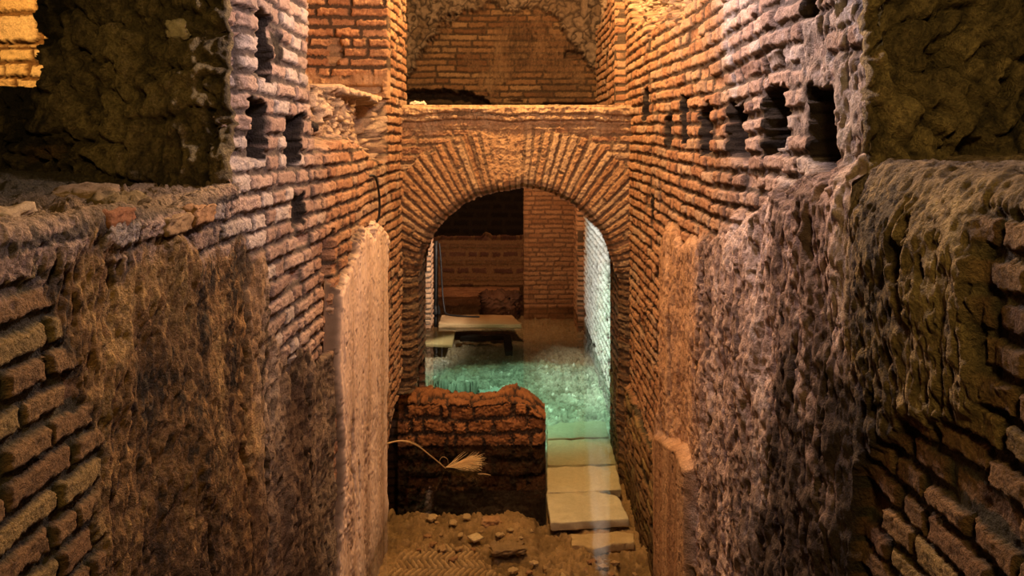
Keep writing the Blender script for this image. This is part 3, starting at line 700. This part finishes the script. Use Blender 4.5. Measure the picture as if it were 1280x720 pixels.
# broken stub of wall in the water
def stub():
    x0, x1, y0, y1 = -.755, .160, 4.95, 5.19
    z0, z1 = -2.64, -1.655
    n = 260
    def sec(s, v):            # s along a rounded rectangle section of the top: build as front, top, right end, back in one skin
        return None
    ua, va = lin(x0, x1, .0042), np.concatenate([lin(z0, z1, .0042), z1 + lin(0.0042, y1 - y0, .006), z1 + (y1 - y0) + lin(.02, .4, .02)])
    U, V = np.meshgrid(ua, va)
    T = np.clip(V - z1, 0, y1 - y0); Dn = np.clip(V - z1 - (y1 - y0), 0, 1)
    Z = np.minimum(V, z1) - Dn; Y = y0 + T
    onf = V <= z1
    ny = np.where(onf, -1.0, np.where(Dn > 0, 1, 0)); nz = np.where(onf | (Dn > 0), 0.0, 1.0)
    # rounded shoulder
    sh = np.clip(1 - np.abs(V - z1) / .05, 0, 1) ** 2
    bb = bricks(U, V, .088, .15, 701, mort=.010, jag=.006, rnd=.018, warp=3.0)
    e2, id2 = rubble(U, V, .05, 702, .15); idn = bb[1]; e = bb[0]
    h = brick_h(bb, .020, .03) + .006 * sst(0, .3, e2) + .006 * N(U, V, 1.5, 1.5, 703) + .0014 * N(U, V, 4, 4, 704, 'grit')
    prof_top = .010 * N(U, V * 0, .5, 1, 705, 'soft') - .045 * sst(.05, .15, U) + .018 * sst(-.22, -.05, U) * sst(.1, .0, U)
    Z = Z + np.where(V > z1 - .12, prof_top * sst(z1 - .12, z1, V), 0) - .02 * sh
    Y = Y + .02 * sh * onf
    end = sst(x1 - .05, x1, U)
    P = np.stack([U + 0 * h, Y + ny * h + .05 * end ** 2 * np.where(onf, 1, 0), Z + nz * h - .012 * end ** 2 * np.where(onf, 0, 1)], -1)
    c = mixc(np.array((.22, .085, .030), F32), np.array((.40, .17, .065), F32), np.clip(.4 + .5 * (idn - .5) + .2 * N(U, V, 1, 1, 706), 0, 1))
    c = mixc(np.array((.055, .03, .018), F32), c, sst(.1, .7, e))
    c = mixc(c * (1 - .4 * sst(WATER + .07, WATER, Z))[..., None], np.array((.016, .009, .006), F32), sst(WATER + .01, WATER - .03, Z))  # below water painted near black, in place of the reflection hiding it
    o = empty('masonry_stub', ((x0 + x1) / 2, 5.1, WATER))
    tag(o, 'short broken stub of red masonry standing in the water before the arch', 'masonry')
    grid('masonry', P.astype(F32), np.clip(c, .003, 1).astype(F32), M_STONE, o)
    # right end
    ya, za = lin(y0 + .03, y1, .006), lin(z0, z1 - .075, .006)
    def endf(y, z):
        e, idn = rubble(y, z, .08, 711, .3)
        return .03 * (sst(0, .25, e) - 1) + .02 * (idn - .5), mixc(mixc(np.array((.10, .05, .025), F32), np.array((.36, .16, .065), F32), sst(0, .15, e)), np.array((.016, .009, .006), F32), sst(WATER + .01, WATER - .03, z))
    patch('end_face', (x1 - .01, 0, 0), (0, 1, 0), (0, 0, 1), (1, 0, 0), ya, za, endf, M_STONE, o, skirt=.06)
stub()

# pale paving slabs beside it
def at(px, py, z):
    y = -z * 1000.0 / (py - 170.0)
    return ((px - 650.0) * y / 1000.0, y)
SL = ((.56, .48, .33), (.72, .63, .46)); SG = ((.36, .36, .24), (.46, .45, .31))  # second palette: same slabs with the arch's shade mixed into the colour
def slab_thing(name, px, z, th, seed, label, col, cat='slab', rough=.003):
    pts = [at(p[0], p[1], z) for p in px]
    cx = sum(p[0] for p in pts) / len(pts); cy = sum(p[1] for p in pts) / len(pts)
    o = solid(name, (.3, .3, th), (cx, cy, z - th), seed, rough, col, M_SLAB, poly=[(p[0] - cx, p[1] - cy) for p in pts][::-1], cuts=3)
    return tag(o, label, cat)
slab_thing('paving_slab', [(684, 584), (770, 582), (776, 612), (684, 615)], -2.035, .045, 1, 'pale yellow slab under the water beside the end of the masonry stub', SL)
slab_thing('paving_slab', [(683, 617), (748, 614), (772, 620), (786, 648), (700, 653), (688, 653)], -2.035, .045, 2, 'pale yellow slab with the long straight front edge, nearest the shallow silt', SL)
slab_thing('paving_slab', [(714, 668), (780, 664), (793, 667), (793, 678), (770, 679), (742, 686), (730, 682), (714, 681)], -2.035, .04, 3, 'small broken slab with a dark notched front edge, in front of the large pale slabs', ((.42, .29, .14), (.54, .39, .21)))
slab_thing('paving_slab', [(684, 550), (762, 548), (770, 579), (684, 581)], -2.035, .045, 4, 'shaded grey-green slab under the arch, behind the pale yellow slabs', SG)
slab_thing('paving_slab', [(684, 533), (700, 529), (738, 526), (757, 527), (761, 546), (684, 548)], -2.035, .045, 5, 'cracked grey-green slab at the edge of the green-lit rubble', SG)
slab_thing('stone_plate', [(512, 409), (570, 409), (565, 431), (512, 429)], -1.95, .03, 6, 'square tan plate lying just under the water by the left pillar', ((.44, .31, .13), (.55, .42, .20)), 'plate', .001)
slab_thing('platform_slab', [(548, 405), (652, 405), (640, 393.5), (552, 393.5)], -1.885, .045, 7, 'low tan stone platform at the water before the dark recess', ((.30, .175, .075), (.42, .26, .12)), 'platform')
cb = solid('brick_kerb', (.98, .12, .12), (-.50, 9.62, -1.885), 8, .006, ((.34, .16, .09), (.46, .23, .12)), M_STONE, cuts=16, rounded=.1)
tag(cb, 'thin reddish brick kerb lying along the foot of the recess wall', 'kerb')
rk = solid('rubble_block', (.42, .3, .24), (-.22, 9.1, -1.90), 9, .03, ((.10, .05, .035), (.18, .09, .055)), M_STONE, cuts=14, rounded=.35)
tag(rk, 'rough dark stone block behind the tan platform', 'stone')
def frame_corner():
    z = -1.995
    o = empty('dark_frame', (*at(632, 424, z), z)); tag(o, 'black angled timber lying under the water before the platform', 'strip')  # angled dark strips traced along black lines on the floor
    a, b, c = at(578, 423, z), at(634, 421, z), at(636, 441, z)
    for (p, q) in ((a, b), (b, c)):
        d = Vector((q[0] - p[0], q[1] - p[1])); L = d.length
        s = solid('bar', (L + .04, .07, .05), ((p[0] + q[0]) / 2, (p[1] + q[1]) / 2, z), 12, .004, ((.012, .009, .007), (.022, .016, .012)), M_STONE, o, rot=(0, 0, math.atan2(d.y, d.x)), cuts=8)
frame_corner()

# ------------------------------------------------------------------ tubes
def tube(pts, rads, seg=8, sub=10):
    """smooth tube through pts: returns verts, faces"""
    P = [Vector(p) for p in pts]; out = []; rr = []
    for i in range(len(P) - 1):
        p0, p1, p2, p3 = P[max(i - 1, 0)], P[i], P[i + 1], P[min(i + 2, len(P) - 1)]
        for k in range(sub):
            t = k / sub
            out.append(.5 * ((2 * p1) + (-p0 + p2) * t + (2 * p0 - 5 * p1 + 4 * p2 - p3) * t * t + (-p0 + 3 * p1 - 3 * p2 + p3) * t ** 3))
            rr.append(rads[i] + (rads[i + 1] - rads[i]) * t)
    out.append(P[-1]); rr.append(rads[-1])
    V, Fc = [], []
    up = Vector((0.13, .2, 1)).normalized()
    for i, p in enumerate(out):
        t = (out[min(i + 1, len(out) - 1)] - out[max(i - 1, 0)]).normalized()
        a = t.cross(up)
        if a.length < .05: a = t.cross(Vector((1, 0, 0)))
        a.normalize(); b = t.cross(a)
        for k in range(seg):
            w = 2 * math.pi * k / seg
            V.append(p + (a * math.cos(w) + b * math.sin(w)) * rr[i])
    for i in range(len(out) - 1):
        for k in range(seg):
            Fc.append((i * seg + k, i * seg + (k + 1) % seg, (i + 1) * seg + (k + 1) % seg, (i + 1) * seg + k))
    return V, Fc
def tube_obj(name, pts, rads, mat, parent=None, seg=8, sub=10):
    V, Fc = tube(pts, rads, seg, sub)
    n = len(V); V = V + [Vector(pts[0]), Vector(pts[-1])]
    for k in range(seg):
        Fc.append((n, (k + 1) % seg, k, k)); e = n - seg
        Fc.append((n + 1, e + k, e + (k + 1) % seg, e + (k + 1) % seg))
    me = bpy.data.meshes.new(name); me.from_pydata([v[:] for v in V], [], [tuple(dict.fromkeys(f)) for f in Fc]); me.update()
    for p in me.polygons: p.use_smooth = True
    me.materials.append(mat)
    o = bpy.data.objects.new(name, me); C.objects.link(o); adopt(o, parent)
    return o
# dry reed reaching out of the wall, its plume on the water
reed = empty('dry_reed', (-.43, 4.615, WATER)); tag(reed, 'bent dry reed reaching from the left wall with its feathery head on the water', 'reed')
tube_obj('stalk', [(-.715, 4.18, -1.612), (-.642, 4.28, -1.632), (-.572, 4.40, -1.70), (-.495, 4.51, -1.81), (-.43, 4.615, WATER + .004)], [.0045, .004, .004, .0035, .003], M_REED, reed)
tube_obj('blade', [(-.715, 4.19, -1.625), (-.66, 4.27, -1.628), (-.60, 4.37, -1.668), (-.545, 4.46, -1.735)], [.003, .003, .002, .001], M_REED, reed)
def plume():
    V, Fc = [], []
    rnd = random.Random(5)
    a = Vector((-.43, 4.615, WATER + .006)); d = Vector((.235, .03, .045))
    for i in range(240):
        t = rnd.random() ** .8 * .55
        s = a + d * t + Vector((0, 0, .003))
        ang = rnd.gauss(0, .30); lift = rnd.gauss(.02, .2)
        L = rnd.uniform(.05, .15) * (1.1 - .5 * t)
        dirv = (Vector((math.cos(ang), .5 * math.sin(ang) + rnd.gauss(0, .2), .55 * math.sin(ang) + lift + .12))).normalized()
        e = s + dirv * L; e.z = max(e.z, WATER + .003)
        m = s + dirv * L * .55 + Vector((0, 0, .006 * rnd.random())); m.z = max(m.z, WATER + .003)
        v, f = tube([s, m, e], [.0011, .0009, .0003], 3, 3)
        n = len(V); V += v; Fc += [tuple(n + q for q in ff) for ff in f]
    me = bpy.data.meshes.new('plume'); me.from_pydata([v[:] for v in V], [], Fc); me.update(); me.materials.append(M_PLUME)
    o = bpy.data.objects.new('plume', me); C.objects.link(o); adopt(o, reed)
    tube_obj('tendril', [(-.44, 4.62, WATER + .01), (-.462, 4.60, WATER + .05), (-.445, 4.60, WATER + .075), (-.42, 4.61, WATER + .06), (-.415, 4.62, WATER + .03)], [.0012] * 5, M_REED, reed, 5)
plume()
tw = tube_obj('floating_twig', [(-.24, 4.54, WATER + .003), (-.20, 4.535, WATER + .004), (-.165, 4.52, WATER + .003)], [.0015, .0025, .0012], M_REED)
tag(tw, 'tiny pale twig floating beside the feathery reed head', 'twig')

# cable on the left wall, post and hose in the recess
cab = tube_obj('hanging_cable', [(-.73, 3.72, -.195), (-.688, 3.74, -.185), (-.676, 3.78, -.215), (-.675, 3.84, -.30), (-.68, 3.86, -.385), (-.70, 3.86, -.43)], [.006] * 6, M_CABLE)
tag(cab, 'short black cable looping down the left wall above the plaster', 'cable')
post = empty('iron_post', (-.905, 8.62, -1.885)); tag(post, 'thin black upright post at the left edge of the dark recess', 'post')
tube_obj('shaft', [(-.905, 8.62, -2.08), (-.905, 8.62, -1.6), (-.905, 8.62, -1.13)], [.022, .022, .022], M_IRON, post, 10, 2)
tube_obj('foot_collar', [(-.905, 8.62, -1.92), (-.905, 8.62, -1.88), (-.905, 8.62, -1.82)], [.05, .05, .03], M_IRON, post, 12, 2)
hose = tube_obj('black_hose', [(-.865, 8.58, -1.15), (-.845, 8.55, -1.35), (-.83, 8.52, -1.6), (-.80, 8.45, -1.82), (-.76, 8.40, -1.872), (-.60, 8.33, -1.876), (-.42, 8.30, -1.876)], [.009] * 7, M_CABLE)
tag(hose, 'black hose slanting down from the post onto the tan platform', 'hose')

# ------------------------------------------------------------------ loose stones
def tagged_stone(name, size, loc, seed, col, label, cat, rough=.006, rot=(0, 0, 0), rounded=.25, group=None, cuts=8, mat=None):
    return tag(solid(name, size, loc, seed, rough, col, mat or M_STONE, rot=rot, cuts=cuts, rounded=rounded), label, cat, group)
RED = ((.22, .085, .035), (.32, .13, .055)); TAN = ((.24, .15, .07), (.34, .22, .11)); OLV = ((.15, .105, .045), (.24, .165, .07))
tagged_stone('loose_brick', (.06, .095, .032), (-.718, 1.385, -.143), 21, RED, 'dark red brick on the left ledge, nearest the wall edge', 'brick', .003, (0, .05, .03), .12)
tagged_stone('loose_brick', (.08, .09, .045), (-.80, 1.60, -.142), 22, OLV, 'olive broken brick on the left ledge, behind the edge bricks', 'brick', .005, (.1, .1, -.3), .18)
tagged_stone('loose_brick', (.06, .118, .036), (-.712, 1.615, -.176), 23, TAN, 'tan brick along the edge of the left ledge', 'brick', .004, (0, .05, .03), .12)
tagged_stone('loose_brick', (.06, .115, .036), (-.712, 1.742, -.168), 24, ((.30, .16, .07), (.40, .22, .10)), 'orange brick along the edge of the left ledge, next towards the corner', 'brick', .004, (0, .04, .02), .12)
tagged_stone('ledge_stone', (.12, .14, .035), (-.93, 1.72, -.126), 25, ((.30, .19, .09), (.42, .28, .14)), 'flat jagged stone lying far back on the left ledge', 'stone', .004, (.05, 0, .4), .3)
tagged_stone('ledge_stone', (.15, .13, .03), (-.86, 1.24, -.124), 26, ((.34, .25, .14), (.46, .35, .22)), 'pale flat stone at the near end of the left ledge', 'stone', .008, (0, .03, .2), .3)
tagged_stone('pebble', (.06, .03, .045), (-.828, 1.935, .258), 27, ((.52, .42, .24), (.66, .55, .34)), 'pale rounded pebble set in the dark masonry above the left ledge', 'stone', .004, (0, 0, 0), .5)
tagged_stone('pale_stone', (.09, .05, .02), (-.615, 4.81, .196), 28, ((.72, .62, .46), (.85, .76, .6)), 'pale flat stone on the left end of the arch top', 'stone', .004, (0, 0, .1), .3)
tagged_stone('tile_fragment', (.062, .062, .010), (-.227, 4.075, -2.045), 29, ((.68, .50, .28), (.8, .62, .38)), 'pale diamond-shaped tile fragment on the flooded floor', 'tile', .001, (.02, .0, .7), .1, cuts=4)
tagged_stone('flat_stone', (.17, .09, .03), (-.06, 3.97, -2.045), 30, TAN, 'long flat brown stone left of the small broken slab', 'stone', .008, (0, .05, .25), .3)
tagged_stone('flat_stone', (.09, .06, .03), (-.155, 4.26, -2.05), 31, ((.42, .22, .10), (.52, .30, .15)), 'reddish tile piece on the silt below the masonry stub', 'stone', .005, (0, 0, .1), .2)
rnd = random.Random(11)
frag = [solid('brick_fragment', (.05, .032, .02), (0, 0, -5), 40 + k, .004, (((.34, .20, .09), (.46, .29, .14)), ((.44, .29, .14), (.58, .41, .22)), ((.30, .15, .07), (.42, .22, .10)))[k % 3], M_STONE, cuts=4, rounded=.3) for k in range(6)]
used = [(-.06, 3.97, .11), (-.155, 4.26, .065), (-.227, 4.075, .05)]
for k in range(46):
    for _ in range(200):
        x = rnd.uniform(-.52, .55); y = rnd.uniform(3.60, 4.32)
        if (-.55 < x < -.06 and y < 3.98 and rnd.random() < .8) or (x > .06 and y > 3.88): continue
        if all(math.hypot(x - a, y - b) > r + .032 for a, b, r in used): break
    used.append((x, y, .032))
    if k < 6: o = frag[k]
    else: o = frag[k % 6].copy(); C.objects.link(o)
    s = rnd.uniform(.4, 1.15)
    o.location = (x, y, -2.058); o.rotation_euler = (rnd.uniform(-.2, .2), rnd.uniform(-.2, .2), rnd.uniform(0, 6.28)); o.scale = (s, s, s * .9)
    tag(o, 'small brown brick fragment scattered on the silt under the shallow water', 'fragment', 'brick fragments on the flooded floor')
rock = tagged_stone('green_rock', (.24, .16, .10), (-.20, 6.42, -2.09), 61, ((.30, .36, .30), (.44, .52, .44)), 'smooth rock in green light just behind the masonry stub', 'rock', .015, (0, 0, .2), .5, cuts=12)
brs = tagged_stone('brick_piece', (.035, .05, .09), (-.71, 6.36, -2.03), 62, ((.5, .2, .08), (.6, .28, .12)), 'upright orange brick piece in the dark hollow behind the stub', 'brick', .003, (.1, .15, .2), .15)

# ------------------------------------------------------------------ LIGHTS
def point(name, loc, col, W, r=.05):
    d = bpy.data.lights.new(name, 'POINT'); d.color = col; d.energy = W; d.shadow_soft_size = r
    o = bpy.data.objects.new(name, d); C.objects.link(o); o.location = loc; return o
def spot(name, loc, to, col, W, ang, blend=.5, r=.04):
    d = bpy.data.lights.new(name, 'SPOT'); d.color = col; d.energy = W; d.shadow_soft_size = r
    d.spot_size = math.radians(ang); d.spot_blend = blend
    o = bpy.data.objects.new(name, d); C.objects.link(o); o.location = loc
    o.rotation_euler = (Vector(to) - Vector(loc)).to_track_quat('-Z', 'Y').to_euler(); return o
point('warm_lamp', (.0, 4.12, 1.58), (1, .565, .21), 330, .06)
point('panel_fill', (.0, 3.1, .80), (1, .58, .29), 54, .06)  # warm fill added to brighten the plaster panel
point('cool_lamp', (.22, 2.13, .78), (1, .77, .79), 54, .06)
spot('chamber_lamp', (-1.75, 2.55, .85), (-2.05, 3.4, .2), (1, .55, .15), 95, 130)
spot('white_lamp_right', (-.75, 6.6, -.10), (.66, 6.9, -1.0), (1, .97, .90), 215, 72, .5)
spot('white_lamp_left', (.45, 6.6, -.08), (-1.06, 7.4, -.95), (1, .90, .80), 420, 66, .5)
spot('green_lamp', (.12, 5.75, -.25), (-.05, 6.35, -2.08), (.52, 1, .70), 210, 86, .9)
spot('recess_lamp', (-.25, 7.6, -.2), (-.1, 9.6, -1.1), (1, .48, .20), 72, 125, .6)
point('upper_lamp', (.25, 6.5, 1.35), (1, .43, .15), 8, .06)
spot('viewer_fill', (.1, -.6, .9), (0, 2.5, -.3), (1, .66, .24), 72, 120, .6, .15)  # unseen fill added behind the viewer for the foreground walls

w = bpy.data.worlds.new('cellar_air'); bpy.context.scene.world = w; w.use_nodes = True
w.node_tree.nodes['Background'].inputs['Color'].default_value = (1, .7, .45, 1); w.node_tree.nodes['Background'].inputs['Strength'].default_value = .004

cam = bpy.data.cameras.new('camera'); co = bpy.data.objects.new('camera', cam); C.objects.link(co)
cam.sensor_width = 36; cam.lens = 36 * 1000 / 1280; cam.shift_x = -10 / 1280; cam.shift_y = -190 / 1280
co.rotation_euler = (math.pi / 2, 0, 0); cam.clip_start = .02
sc = bpy.context.scene; sc.camera = co
sc.view_settings.view_transform = 'Standard'; sc.view_settings.look = 'None'; sc.view_settings.gamma = 1; sc.view_settings.exposure = 0
sc.view_settings.use_curve_mapping = False
